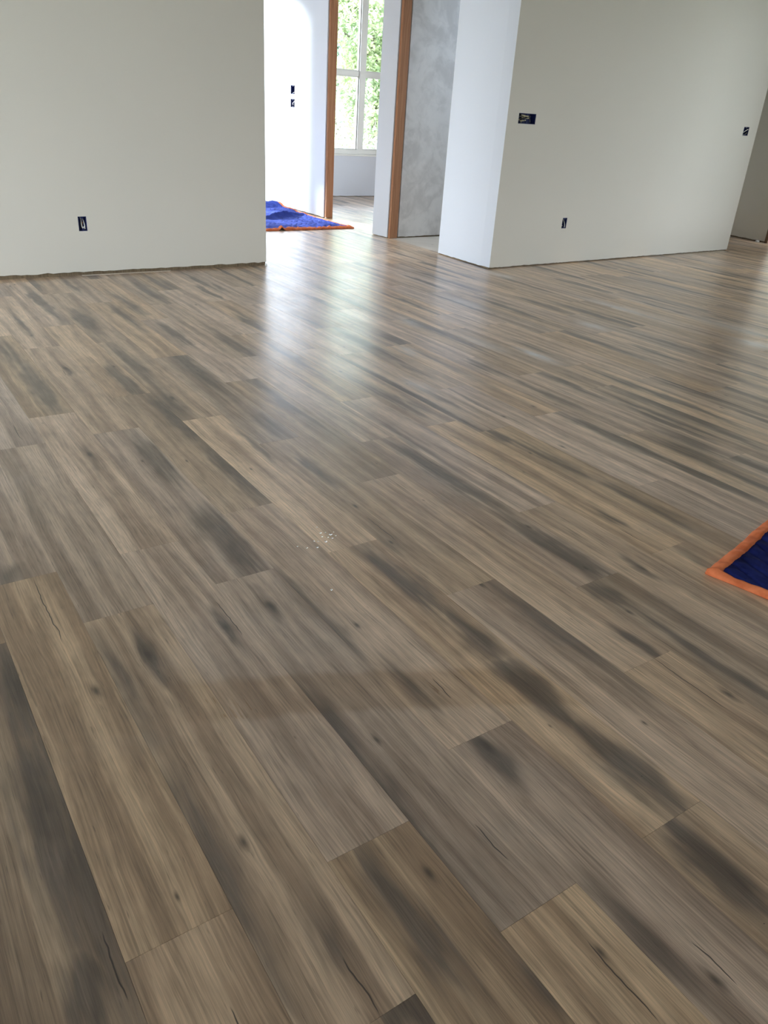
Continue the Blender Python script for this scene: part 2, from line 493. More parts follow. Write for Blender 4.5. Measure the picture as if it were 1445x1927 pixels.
# ------------------------------------------------------------------ floor
s0 = 0.1343
PL = 1.205
floor = structure(box('floor', -3.2, 9.9, -3.7, 11.4, -0.20, -0.006, M_SLAB))
SMOKE=[
(0.797,2.575,0.285,0.05,0.8),(0.793,1.957,0.244,0.06,0.75),(1.015,2.97,0.287,0.045,0.85),(1.012,2.392,0.29,0.05,0.75),(0.611,3.54,0.347,0.05,0.85),(0.591,4.095,0.289,0.05,0.6),
(0.976,5.061,0.479,0.045,0.7),(1.082,3.744,0.398,0.045,0.65),(1.057,3.122,0.189,0.06,0.55),(1.324,3.625,0.435,0.045,0.8),(1.331,2.686,0.138,0.05,0.6),(1.331,4.711,0.317,0.05,0.6),
(1.446,4.928,0.381,0.04,0.6),(1.681,5.274,0.377,0.05,0.65),(1.875,5.421,0.169,0.05,0.6),(1.687,2.004,0.33,0.045,0.85),(1.676,1.45,0.225,0.04,0.9),(1.618,1.152,0.057,0.05,0.7),
(1.617,0.849,0.213,0.03,0.65),(1.139,1.515,0.177,0.045,0.85),(1.145,1.194,0.13,0.05,0.7),(1.142,0.948,0.081,0.05,0.85),(1.146,0.688,0.144,0.055,0.85),(1.096,0.423,0.108,0.04,0.85),
(0.408,1.469,0.073,0.035,0.7),(0.323,1.48,0.218,0.025,0.45),(0.324,0.923,0.195,0.035,0.65),(0.113,1.056,0.284,0.06,0.75),(0.076,0.757,0.032,0.05,0.8),(0.123,1.547,0.128,0.05,0.7),
(0.554,0.646,0.139,0.03,0.9),(0.665,0.458,0.038,0.04,0.5),(0.677,1.072,0.185,0.03,0.65),(0.675,0.847,0.083,0.05,0.5),(0.69,0.655,0.11,0.06,0.35),(0.85,1.45,0.258,0.035,0.55),
(0.901,1.103,0.079,0.05,0.55),(0.92,0.845,0.064,0.04,0.75),(0.861,0.38,0.112,0.035,0.55),(2.948,2.621,0.308,0.04,0.75),(2.973,2.077,0.236,0.04,0.8),(3.13,2.039,0.456,0.05,0.7),
(3.499,2.179,0.338,0.05,0.7),(2.599,2.028,0.283,0.05,0.85),(2.62,1.529,0.215,0.045,0.85),(2.875,1.794,0.192,0.05,0.6),(2.769,1.678,0.29,0.05,0.65),(2.168,1.937,0.207,0.04,0.6),
(2.196,1.518,0.212,0.04,0.6),(1.995,1.466,0.058,0.03,0.6),(2.724,2.522,0.26,0.04,0.55),(3.267,3.147,0.258,0.04,0.5),(4.401,3.433,0.322,0.05,0.5),(5.013,4.412,0.422,0.05,0.55),
(5.258,3.514,0.477,0.05,0.55),(1.984,2.81,0.356,0.05,0.6),(2.724,3.011,0.168,0.05,0.6),(2.555,3.018,0.451,0.05,0.4),(2.137,2.218,0.059,0.04,0.75),(2.155,2.069,0.084,0.04,0.55),
(1.281,2.245,0.117,0.04,0.6),(0.75,1.541,0.054,0.03,0.6),(0.61,1.512,0.059,0.025,0.75),(0.6,2.726,0.069,0.02,0.55),(0.775,3.772,0.046,0.02,0.6),(0.2,2.011,0.041,0.06,0.6),
(0.811,1.815,0.099,0.05,0.5),(1.223,1.691,0.078,0.05,0.4),(0.417,0.656,0.052,0.04,0.5),(0.389,0.791,0.087,0.05,0.4),(0.474,0.501,0.022,0.08,0.8),(1.827,1.211,0.05,0.025,0.7),
(2.03,1.175,0.049,0.05,0.4),(1.502,0.931,0.034,0.03,0.8),(2.325,3.453,0.293,0.05,0.35),(2.029,2.663,0.21,0.03,0.5),(4.356,2.651,0.289,0.05,0.5),(3.927,2.3,0.211,0.05,0.5),
(4.174,2.973,0.317,0.05,0.5),(3.794,3.446,0.294,0.05,0.4),
]
CRACK=[
(0.249,1.808,0.162),(0.253,1.512,0.135),(0.25,0.96,0.039),(0.184,0.827,0.029),(1.492,0.779,0.109),(0.427,0.576,0.053),
(0.772,0.673,0.049),(0.952,1.061,0.041),(0.78,0.368,0.077),(0.933,0.308,0.044),(0.119,0.799,0.066),(0.421,3.058,0.087),
]
DUST_GLARE=[  # drywall dust smears, plus a wide pale patch painting glare on the floor
(4.593,5.021,0.122,0.06,0.5),(3.16,3.055,0.106,0.04,0.75),(4.646,3.787,0.263,0.05,0.5),(4.028,3.435,0.074,0.05,0.6),(4.977,3.013,0.275,0.12,0.35),(4.738,2.708,0.093,0.08,0.6),
(3.02,3.341,0.143,0.06,0.3),(2.9,3.936,0.105,0.05,0.4),(2.515,3.405,0.068,0.04,0.45),(2.204,2.907,0.08,0.04,0.35),(3.614,4.275,0.167,0.06,0.3),
]
KNOT=[
(0.382,0.904,0.012),(0.242,0.861,0.006),(0.731,0.998,0.009),(0.633,0.679,0.011),(0.91,1.368,0.008),(0.786,0.418,0.008),
(0.909,0.289,0.012),(0.269,1.438,0.013),(0.41,1.506,0.02),(0.614,1.52,0.014),(0.922,0.864,0.018),(0.183,0.798,0.009),
(1.084,3.195,0.02),(1.325,1.362,0.012),(0.755,1.551,0.016),(1.825,1.194,0.012),(1.543,0.703,0.016),(0.777,3.788,0.014),
(0.605,2.737,0.014),(1.231,1.685,0.007),
]

# butt joints read along each row of planks (row number: positions along Y)
BUTTS = {-1: [0.53, 1.713], 0: [0.794, 1.979], 1: [0.521, 1.705], 2: [0.79, 1.99, 3.19, 4.456], 3: [0.529, 1.716, 2.92, 4.173],
         4: [0.897, 2.087, 3.30, 4.57], 5: [0.531, 1.719, 2.914, 4.16], 6: [0.17, 1.366, 2.561, 3.79, 5.045], 7: [0.884, 2.09, 3.30, 4.537],
         8: [1.217, 2.405, 3.64, 4.877], 9: [0.45, 1.65, 2.85, 4.05, 5.26], 10: [1.241, 2.435, 3.65], 11: [1.08, 2.286], 12: [0.41, 1.603],
         13: [1.13, 2.329], 14: [0.79, 1.986, 3.175], 15: [0.42, 1.614], 16: [2.504], 17: [2.835], 18: [2.511], 19: [2.209, 3.428],
         22: [2.524], 23: [3.311], 26: [2.757, 3.994], 29: [3.581]}
TONES = {(0, 1): (1.02, 0.8), (3, 0): (1.02, 0.8), (4, 3): (1.08, 0.6), (5, 2): (1.14, 0.4), (17, 1): (1.2, 0.9), (-1, 0): (0.78, 0.6), (-1, 1): (0.75, 0.5),
         (19, 2): (1.15, 0.8), (2, 1): (1.0, -0.4), (6, 1): (1.05, -0.2), (1, 1): (0.93, 0.3), (2, 0): (0.9, 0.8), (1, 0): (0.98, 0.6), (7, 1): (1.1, 0.2), (7, 0): (1.08, 0.5)}
rng = random.Random(11)
M3 = cam.matrix_world.to_3x3().inverted()
def project(x, y, z=0.0):
    v = M3 @ (Vector((x, y, z)) - cam.matrix_world.translation)
    if v.z > -0.05: return None
    return (722.5 + F_PX * v.x / -v.z, 963.5 - F_PX * v.y / -v.z)
def seen(x, y):
    p = project(x, y)
    if p is None or not (-8 < p[0] < 1453 and -8 < p[1] < 1935): return False
    if x < 4.7:
        return y < 5.9 or x * 5.9 / y > 2.85
    if y < 5.3: return True
    yy = y * 4.75 / x
    if 7.2 < yy < 8.42 and y > 7.1: return True
    return x > 8.34 and y < 6.3 and x * 5.42 / y > 8.3
rows = []
for k in range(-18, 54):
    xc = s0 + (k + 0.5) * PW
    b = list(BUTTS.get(k, [rng.uniform(0.1, 1.2)]))
    while b[0] > -1.2: b.insert(0, b[0] - PL)
    while b[-1] < 11.2: b.append(b[-1] + PL)
    first = sum(1 for q in b if q < 0.02) - 1
    for i in range(len(b) - 1):
        y0, y1 = b[i], b[i + 1]
        spans = [(y0, min(y1, 11.2))]
        if xc > 4.72:      # no planks in the small bare room behind the block
            spans = []
            if xc < 8.4:
                if y0 < 5.36: spans.append((y0, min(y1, 5.36)))
                if y1 > 7.06: spans.append((max(y0, 7.06), min(y1, 11.2)))
            else: spans.append((y0, min(y1, 11.2)))
        for a, e in spans:
            if e - a > 0.02: rows.append((k, i - first, xc, a, e, (y0 + y1) / 2))
vis, hid = [], []
for r in rows:
    k, i, xc, a, e, yc = r
    pts = [(xc + u * PW * 0.45, a + (e - a) * v) for u in (-1, 0, 1) for v in (0.03, 0.15, 0.3, 0.5, 0.7, 0.85, 0.97)]
    n = sum(1 for q in pts if seen(*q))
    if n:
        d = math.hypot(xc, (a + e) / 2)
        vis.append((n * (e - a) / (d ** 3 + 0.2), r))
    else: hid.append(r)
vis.sort(key=lambda q: -q[0])
hid += [q[1] for q in vis[300:]]
vis = [q[1] for q in vis[:300]]
shared = {}
def plank_mesh(y0, y1):
    key = (round(y0, 4), round(y1, 4))
    if key not in shared:
        g = 0.00025
        me = bpy.data.meshes.new('plank')
        vs = boxv(-PW / 2 + g, PW / 2 - g, y0 + g, y1 - g, -0.0058, 0.0)
        me.from_pydata(vs, [], BF)
        me.materials.append(M_PLANK)
        shared[key] = me
    return shared[key]
for k, i, xc, a, e, yc in vis:
    o = bpy.data.objects.new('plank', plank_mesh(a - yc, e - yc))
    C.objects.link(o)
    o.parent = floor
    o.matrix_parent_inverse = floor.matrix_world.inverted()
    o.location = Vector((xc, yc, 0.0)) - floor.location
    o.matrix_parent_inverse = Matrix.Identity(4)
    r = random.Random(k * 101 + i * 17 + 5)
    o['seed'] = r.uniform(0, 40)
    tn, wm = TONES.get((k, i), (r.uniform(0.80, 1.17) if xc < 1.7 else r.uniform(0.92, 1.27), r.uniform(-0.7, 0.9)))  # right-hand planks get lighter tones, standing in for brighter light there
    o['tone'], o['warm'] = tn, wm
    sm = []
    for (bx, by, hl, hw, st) in SMOKE:
        if abs(bx - xc) <= PW / 2 and a - 0.02 <= by <= e + 0.02: sm.append((bx - xc, by - yc, min(1.0, st * 1.12), hw * (0.75 if hl < 0.08 else 0.95), hl * 1.1 + 0.05))
    for (bx, by, hl, hw, st) in DUST_GLARE:
        if abs(bx - xc) <= PW / 2 + hw * 0.5 and a - 0.1 <= by <= e + 0.1: sm.append((bx - xc, by - yc, -st, hw, hl + 0.03))
    near = xc < 2.6 and yc < 2.6
    if len(sm) < (1 if near else 2) and r.random() < 0.8:
        sm.append((r.uniform(-0.08, 0.08), r.uniform(-0.5, 0.5), r.uniform(0.3, 0.55) if near else r.uniform(0.6, 1.0), r.uniform(0.02, 0.045), r.uniform(0.2, 0.6)))
        if not near and r.random() < 0.5:
            sm.append((r.uniform(-0.08, 0.08), r.uniform(-0.5, 0.5), r.uniform(0.4, 0.7), r.uniform(0.015, 0.03), r.uniform(0.1, 0.3)))
    for q in range(4):
        v = sm[q] if q < len(sm) else (0.0, 0.0, 0.0, 0.01, 0.01)
        o['smoke%d' % (q + 1)] = [float(v[0]), float(v[1]), float(v[2])]
        o['smoke_size%d' % (q + 1)] = [float(v[3]), float(v[4]), 0.0]
    kn = [(x - xc, y - yc, q) for x, y, q in KNOT if abs(x - xc) < PW / 2 and a < y < e]
    while len(kn) < 2:
        kn.append((r.uniform(-0.07, 0.07), r.uniform(-0.55, 0.55), r.choice((0.0, 0.0, 0.0, 0.003, 0.004, 0.006, 0.009))))
    for q in (0, 1): o['knot%d' % (q + 1)] = [float(kn[q][0]), float(kn[q][1]), float(kn[q][2]) * 0.8]
    ck = [(x - xc, y - yc, l) for x, y, l in CRACK if abs(x - xc) < PW / 2 and a < y < e]
    if not ck: ck = [(r.uniform(-0.07, 0.07), r.uniform(-0.5, 0.5), r.uniform(0.03, 0.09) if r.random() < 0.14 else 0.0)]
    o['crack'] = [float(w) for w in ck[0]]
# the planks that do not show from here, joined
vs, fs, lc, sdv = [], [], [], []
for k, i, xc, a, e, yc in hid:
    n = len(vs)
    g = 0.00025
    q = boxv(xc - PW / 2 + g, xc + PW / 2 - g, a + g, e - g, -0.0058, 0.0)
    vs += q
    lc += [(x - xc, y - yc, 0.0) for x, y, z in q]
    sdv += [(k * 1.37 + i * 4.11) % 40.0] * 8
    fs += [tuple(n + w for w in f) for f in BF]
pf = mesh_obj('plank_field', [Vector(v) - floor.location for v in vs], fs, M_PLANKJ, floor)
pf['kind'] = 'stuff'
at = pf.data.attributes.new('loc', 'FLOAT_VECTOR', 'POINT')
at.data.foreach_set('vector', [w for v in lc for w in v])
at = pf.data.attributes.new('seed', 'FLOAT', 'POINT')
at.data.foreach_set('value', sdv)
sub = box('subfloor_sheet', 4.74, 8.28, 5.37, 7.05, -0.0058, -0.0005, M_SUB)
sub.location -= floor.location
sub.parent = floor

# ------------------------------------------------------------------ walls, ceiling
CZ = 3.05
LW0, LW1 = (-3.0, 5.812), (2.861, 5.912)
RW0, RW1 = (4.68, 5.258), (8.34, 5.42)
def u_on(p0, p1, x): return (x - p0[0]) * math.hypot(p1[0] - p0[0], p1[1] - p0[1]) / (p1[0] - p0[0])
def hole(p0, p1, xa, xb, za, zb): return (u_on(p0, p1, xa), u_on(p0, p1, xb), za, zb)
wl_ = wall('wall_left', LW0, LW1, 0.12, 0.023, CZ, M_WALL, [hole(LW0, LW1, 1.419, 1.477, 0.300, 0.396)], 0.007)
plate(wl_, 5.862, Vector(LW1) - Vector(LW0), 0.013, 0.12)
wr_ = wall('wall_right', RW0, RW1, 0.12, 0.010, CZ, M_WALL,
           [hole(RW0, RW1, 4.807, 5.006, 1.143, 1.221), hole(RW0, RW1, 5.526, 5.588, 0.312, 0.404), hole(RW0, RW1, 8.086, 8.186, 1.160, 1.243)], 0.004, end_mat=M_HALL)
plate(wr_, 3.66, Vector(RW1) - Vector(RW0), 0.013, 0.12)
HN0, HN1 = (4.6823, 5.379), (4.700, 6.027)
wn_ = wall('wall_hall_near', HN0, HN1, 0.115, 0.008, CZ, M_HALL, (), 0.005, back=-1)
plate(wn_, 0.648, Vector(HN1) - Vector(HN0), 0.013, 0.115, -1)
HM0, HM1 = (4.737, 6.952), (4.716, 7.198)
wm_ = wall('wall_hall_middle', HM0, HM1, 0.115, 0.006, CZ, M_HALL, (), 0.004, back=-1)
plate(wm_, 0.246, Vector(HM1) - Vector(HM0), 0.013, 0.115, -1)
HF0, HF1 = (4.820, 8.423), (4.838, 11.15)
def holeY(p0, za, zb, ya, yb): return (ya - p0[1], yb - p0[1], za, zb)
wf_ = wall('wall_hall_far', HF0, HF1, 0.115, 0.008, CZ, M_HALL,
           [holeY(HF0, 1.267, 1.361, 9.173, 9.275), holeY(HF0, 1.129, 1.219, 9.173, 9.275)], 0.004, back=-1)
wc_ = wall('wall_closet', (4.855, 6.925), (8.28, 7.05), 0.12, 0.012, CZ, M_PLASTER, (), 0.006)
plate(wc_, 3.427, (3.425, 0.125), 0.013, 0.12)
# wall over the two door openings
structure(box('wall_hall_header', 4.70, 4.815, 6.00, 8.46, 2.42, CZ, M_HALL))
# window wall of the far room
WY = 10.5
G = dict(z0=0.627, z1=2.62, l0=5.62, l1=6.565, r0=6.665, r1=7.61)
ww_ = wall('wall_window', (4.95, WY), (8.28, WY), 0.16, 0.006, CZ, M_HALL, [(5.55 - 4.95, 7.68 - 4.95, 0.565, 2.69)], 0.003)
wall('wall_far_room_side', (8.28, 5.5), (8.28, 10.66), 0.12, 0.0, CZ, M_HALL, [(2.6, 4.0, 0.6, 2.5)], back=-1)
# passage beside the block
PX0, PX1 = (9.52, 5.700), (9.60, 6.45)
wp_ = wall('wall_passage', PX0, PX1, 0.115, 0.012, CZ, M_WALL, (), 0.004, back=-1)
plate(wp_, 0.754, Vector(PX1) - Vector(PX0), 0.013, 0.115, -1)
wall('wall_passage_near', (9.50, -3.5), (9.52, 4.78), 0.115, 0.012, CZ, M_WALL, [(6.75, 8.15, 0.25, 2.75)], back=-1)
wall('wall_passage_end', (8.28, 6.45), (9.75, 6.45), 0.12, 0.0, CZ, M_WALL)
structure(box('wall_passage_header', 9.52, 9.635, 4.78, 5.70, 2.1, CZ, M_WALL))
wall('wall_passage_room', (10.6, 4.0), (10.6, 6.6), 0.1, -0.2, CZ, M_WALL, back=-1)
# main room behind the camera
wall('wall_back', (9.6, -3.5), (-3.0, -3.5), 0.16, 0.0, CZ, M_WALL, [(0.3, 2.6, 0.10, 2.7), (9.6, 12.0, 0.3, 2.6)])
wall('wall_side', (-3.0, -3.5), (-3.0, 11.15), 0.16, 0.0, CZ, M_WALL, [(6.1, 9.1, 0.1, 2.9), (10.3, 13.9, 0.3, 2.4)])
# hall end with the tall glazed door that lets the sun in
HE = [(6.35, 7.62, 0.02, 3.0), (4.75, 6.22, 0.10, 1.42), (0.3, 2.4, 0.10, 2.4)]
wall('wall_hall_end', (-3.0, 11.15), (4.95, 11.15), 0.16, 0.0, CZ, M_HALL, HE)
SKX0, SKX1, SKY0, SKY1 = 5.2, 6.9, 5.62, 6.78      # opening for a skylight added to light the small bare room
cv, cf = [], []
for q in ((-3.2, SKX0, -3.7, 11.4), (SKX1, 10.8, -3.7, 11.4), (SKX0, SKX1, -3.7, SKY0), (SKX0, SKX1, SKY1, 11.4)):
    n = len(cv)
    cv += boxv(*q, CZ, CZ + 0.12)
    cf += [tuple(n + w for w in f) for f in BF]
structure(mesh_obj('ceiling', cv, cf, M_CEIL))

# door studs and casings
def stud(name, x0, x1, y0, y1, z1, mat):
    return structure(bevel_box(name, x0, x1, y0, y1, 0.0, z1, mat, None, 0.002))
stud('trim_1', 4.832, 4.922, 8.385, 8.421, 2.42, M_STUD)
stud('trim_2', 4.748, 4.838, 6.914, 6.950, 2.42, M_STUD)
stud('trim_3', 9.505, 9.60, 5.660, 5.698, 2.10, M_CASING)

# ------------------------------------------------------------------ windows
def window(name, x0, x1, z0, z1, y, units, rail_z=None, fw=0.055, flip=1):
    """White vinyl window: one outer frame, units with their own sash frames and glass panes."""
    w = structure(empty(name, ((x0 + x1) / 2, y, z0)))
    o = Vector(w.location)
    def part(nm, *a):
        q = bevel_box(nm, *a, M_FRAMEW, None, 0.004)
        q.location -= o; q.parent = w
        return q
    part('frame_rail', x0, x1, y - 0.02, y + 0.07, z0, z0 + fw)
    part('frame_rail', x0, x1, y - 0.02, y + 0.07, z1 - fw, z1)
    part('frame_stile', x0, x0 + fw, y - 0.02, y + 0.07, z0 + fw, z1 - fw)
    part('frame_stile', x1 - fw, x1, y - 0.02, y + 0.07, z0 + fw, z1 - fw)
    for i in range(len(units) - 1):
        part('mullion', units[i][1], units[i + 1][0], y - 0.02, y + 0.07, z0 + fw, z1 - fw)
    for a, b in units:
        zs = [z0 + fw] + ([rail_z] if rail_z else []) + [z1 - fw]
        for j in range(len(zs) - 1):
            lo, hi = zs[j] + (0.032 if j else 0.0), zs[j + 1] - (0.032 if j + 1 < len(zs) - 1 else 0.0)
            st = 0.012
            part('sash_bead', a, a + st, y + 0.005, y + 0.045, lo, hi)
            part('sash_bead', b - st, b, y + 0.005, y + 0.045, lo, hi)
            part('sash_bead', a + st, b - st, y + 0.005, y + 0.045, lo, lo + st)
            part('sash_bead', a + st, b - st, y + 0.005, y + 0.045, hi - st, hi)
            g = box('pane', a + st, b - st, y + 0.022, y + 0.027, lo + st, hi - st, M_GLASS)
            g.location -= o; g.parent = w
        if rail_z:
            part('meeting_rail', a, b, y - 0.005, y + 0.06, rail_z - 0.032, rail_z + 0.032)
    return w
w1 = window('window_1', 5.55, 7.68, 0.565, 2.69, WY + 0.06, [(5.62, 6.565), (6.665, 7.61)], 1.588, 0.062)
sill = bevel_box('window_sill', 5.50, 7.73, WY - 0.018, WY + 0.045, 0.545, 0.566, M_FRAMEW, None, 0.004)
sill.location -= w1.location
sill.parent = w1
window('window_2', 3.35, 4.62, 0.02, 3.0, 11.21, [(3.43, 4.54)], None, 0.08)
for i, (a, b, za, zb) in enumerate(((0.3, 2.6, 0.1, 2.7), (9.6, 12.0, 0.3, 2.6))):
    x1, x0 = 9.6 - a, 9.6 - b
    xm = (x0 + x1) / 2
    window('window_%d' % (i + 3), x0, x1, za, zb, -3.62, [(x0 + 0.07, xm - 0.04), (xm + 0.04, x1 - 0.07)], None, 0.07)
def lay(w, loc):
    w.location = loc
    w.rotation_euler = (-math.pi / 2, 0, 0)
def turn(w, loc, rz):
    w.location = loc
    w.rotation_euler = (0, 0, rz)
lay(window('window_6', -0.85, 0.85, 0.0, 1.16, 0.0, [(-0.79, 0.79)], None, 0.06), (6.05, SKY0, CZ + 0.07))  # unseen skylight, added to brighten the plaster of the bare room
turn(window('window_7', -1.5, 1.5, 0.1, 2.9, 0.0, [(-1.43, -0.04), (0.04, 1.43)], None, 0.07), (-3.08, 4.1, 0.1), math.radians(90))
H2 = math.pi / 2
window('window_5', 1.75, 3.22, 0.10, 1.42, 11.21, [(1.82, 2.445), (2.525, 3.15)], None, 0.07)  # unseen low window, added and sized so sun falls on the hall blanket
portal('portal_hall_low', (2.485, 11.33, 0.76), (-H2, 0, 0), 1.47, 1.32)
window('window_8', -2.7, -0.6, 0.10, 2.4, 11.21, [(-2.63, -1.69), (-1.61, -0.67)], None, 0.07)
turn(window('window_9', -1.8, 1.8, 0.3, 2.4, 0.0, [(-1.73, -0.04), (0.04, 1.73)], None, 0.07), (-3.08, 8.6, 0.3), math.radians(90))
portal('portal_hall_end', (-1.65, 11.33, 1.25), (-H2, 0, 0), 2.1, 2.3)
portal('portal_hall_side', (-3.18, 8.6, 1.35), (H2, 0, -H2), 3.6, 2.1)
portal('portal_far_room', (6.615, WY + 0.15, 1.63), (-H2, 0, 0), 2.1, 2.1)
portal('portal_hall', (3.985, 11.33, 1.48), (-H2, 0, 0), 1.27, 2.93)
portal('portal_back', (8.15, -3.68, 1.4), (H2, 0, 0), 2.3, 2.6)
portal('portal_back_left', (-1.2, -3.68, 1.45), (H2, 0, 0), 2.4, 2.3)
turn(window('window_11', -0.7, 0.7, 0.25, 2.75, 0.0, [(-0.63, 0.63)], None, 0.07), (9.57, 3.95, 0.25), -H2)
portal('portal_right', (9.68, 3.95, 1.5), (H2, 0, H2), 1.4, 2.5)
turn(window('window_10', -0.7, 0.7, 0.6, 2.5, 0.0, [(-0.63, 0.63)], None, 0.07), (8.34, 8.8, 0.6), -H2)  # unseen side window, added to brighten the far room
portal('portal_far_side', (8.42, 8.8, 1.55), (H2, 0, H2), 1.4, 1.9)
portal('portal_added_skylight', (6.05, 6.2, CZ + 0.2), (0, 0, 0), 1.7, 1.16)
portal('portal_side', (-3.18, 4.1, 1.5), (H2, 0, -H2), 3.0, 2.8)

# ------------------------------------------------------------------ electrical boxes
def elec(name, origin, d, back, w, h, label, wires, group=None, depth=0.055):
    """Open box sunk in the wall; origin = lower left corner of the hole on the wall face."""
    d = Vector(d).to_3d().normalized()
    nb = Vector((-d.y, d.x, 0)) * back
    root = thing(empty(name, origin), label, 'outlet box', group)
    def P(u, n, z): return d * u + nb * n + Vector((0, 0, z))
    t = 0.003
    vs, fs = [], []
    def bx(u0, u1, n0, n1, z0, z1):
        k = len(vs)
        for (u, n, z) in boxv(u0, u1, n0, n1, z0, z1): vs.append(P(u, n, z))
        fs.extend(tuple(k + q for q in f) for f in BF)
    g = 0.001
    bx(g, w - g, depth - t, depth, g, h - g)
    bx(g, g + t, 0.002, depth, g, h - g)
    bx(w - g - t, w - g, 0.002, depth, g, h - g)
    bx(g, w - g, 0.002, depth, g, g + t)
    bx(g, w - g, 0.002, depth, h - g - t, h - g)
    shell = mesh_obj('shell', vs, fs, M_BOX, root)
    # screw ears
    for zc in (0.010, h - 0.010):
        vs2 = [P(*v) for v in boxv(w / 2 - 0.006, w / 2 + 0.006, 0.004, 0.012, zc - 0.005, zc + 0.005)]
        mesh_obj('screw_ear', vs2, BF, M_BOX, shell)
    for path, r, m in wires:
        tv, tf = tube(smooth_path([P(u * w, n * depth, z * h) for u, n, z in path]), r)
        mesh_obj('wire', tv, tf, m, root, smooth=True)
    return root
Wt, Yl, Bk, Cu = M_WIREW, M_WIREY, M_WIREK, M_COPPER
one = [([(0.45, 0.95, 0.98), (0.5, 0.6, 0.75), (0.42, 0.25, 0.45), (0.5, 0.15, 0.2), (0.7, 0.2, 0.3)], 0.0036, Wt),
       ([(0.62, 0.95, 0.98), (0.72, 0.5, 0.7), (0.76, 0.2, 0.4), (0.74, 0.15, 0.12)], 0.0034, Wt),
       ([(0.55, 0.9, 0.9), (0.35, 0.4, 0.6), (0.28, 0.3, 0.3), (0.4, 0.4, 0.15)], 0.0024, Bk),
       ([(0.5, 0.9, 0.9), (0.6, 0.5, 0.5), (0.55, 0.2, 0.6), (0.5, 0.3, 0.3)], 0.0012, Cu)]
def lat(p0, p1, x, z): 
    f = (x - p0[0]) / (p1[0] - p0[0])
    return (x, p0[1] + f * (p1[1] - p0[1]), z)
dL = Vector(LW1) - Vector(LW0); dR = Vector(RW1) - Vector(RW0)
elec('outlet_box', lat(LW0, LW1, 1.419, 0.300), dL, 1, 0.058, 0.096, 'navy outlet box with looped white wires low in the wall beside the hall opening', one)
gang = []
rg = random.Random(4)
for i in range(9):
    a = rg.uniform(0.06, 0.5); zt = rg.choice((0.02, 0.98))
    gang.append(([(a, 0.95, zt), (a + rg.uniform(-0.05, 0.1), 0.5, 0.5 + rg.uniform(-0.3, 0.3)), (rg.uniform(0.1, 0.6), 0.12, rg.uniform(0.25, 0.8)), (rg.uniform(0.08, 0.72), 0.05, rg.uniform(0.15, 0.85))], rg.choice((0.0036, 0.0042, 0.003)), rg.choice((Wt, Yl, Bk, Yl))))
elec('switch_box', lat(RW0, RW1, 4.807, 1.143), dR, 1, 0.199, 0.078, 'wide navy switch box stuffed with wires near the corner of the block', gang)
rt = [([(0.8, 0.95, 0.95), (0.75, 0.5, 0.7), (0.7, 0.15, 0.4), (0.72, 0.1, 0.1)], 0.0040, Wt), ([(0.4, 0.95, 0.95), (0.35, 0.6, 0.6), (0.3, 0.3, 0.3)], 0.003, Bk), ([(0.5, 0.9, 0.05), (0.45, 0.5, 0.2), (0.3, 0.2, 0.25)], 0.0034, Wt)]
elec('outlet_box', lat(RW0, RW1, 5.526, 0.312), dR, 1, 0.062, 0.092, 'slim navy outlet box low in the wall of the block', rt)
r2 = [([(0.2, 0.95, 0.2), (0.35, 0.4, 0.35), (0.6, 0.1, 0.62), (0.85, 0.05, 0.75)], 0.0042, Wt), ([(0.9, 0.9, 0.05), (0.85, 0.4, 0.2), (0.8, 0.1, 0.35)], 0.0036, Yl), ([(0.3, 0.9, 0.05), (0.4, 0.4, 0.1), (0.55, 0.1, 0.14)], 0.004, Wt)]
elec('switch_box', lat(RW0, RW1, 8.086, 1.160), dR, 1, 0.100, 0.083, 'small dark switch box by the wall end next to the passage', r2)
dH = Vector(HF1) - Vector(HF0)
hx = lambda y: HF0[0] + (y - HF0[1]) / (HF1[1] - HF0[1]) * (HF1[0] - HF0[0])
elec('switch_box', (hx(9.173), 9.173, 1.267), dH, -1, 0.102, 0.094, 'upper of two switch boxes in the sunlit hall wall above the blue blanket', [([(0.3, 0.95, 0.1), (0.35, 0.4, 0.2), (0.5, 0.15, 0.15)], 0.004, Wt)], 'pair of switch boxes in the hall wall')
elec('switch_box', (hx(9.173), 9.173, 1.129), dH, -1, 0.102, 0.090, 'lower of two switch boxes in the sunlit hall wall with a white wire', [([(0.3, 0.95, 0.9), (0.4, 0.4, 0.7), (0.5, 0.1, 0.5), (0.55, 0.2, 0.3)], 0.006, Wt)], 'pair of switch boxes in the hall wall')

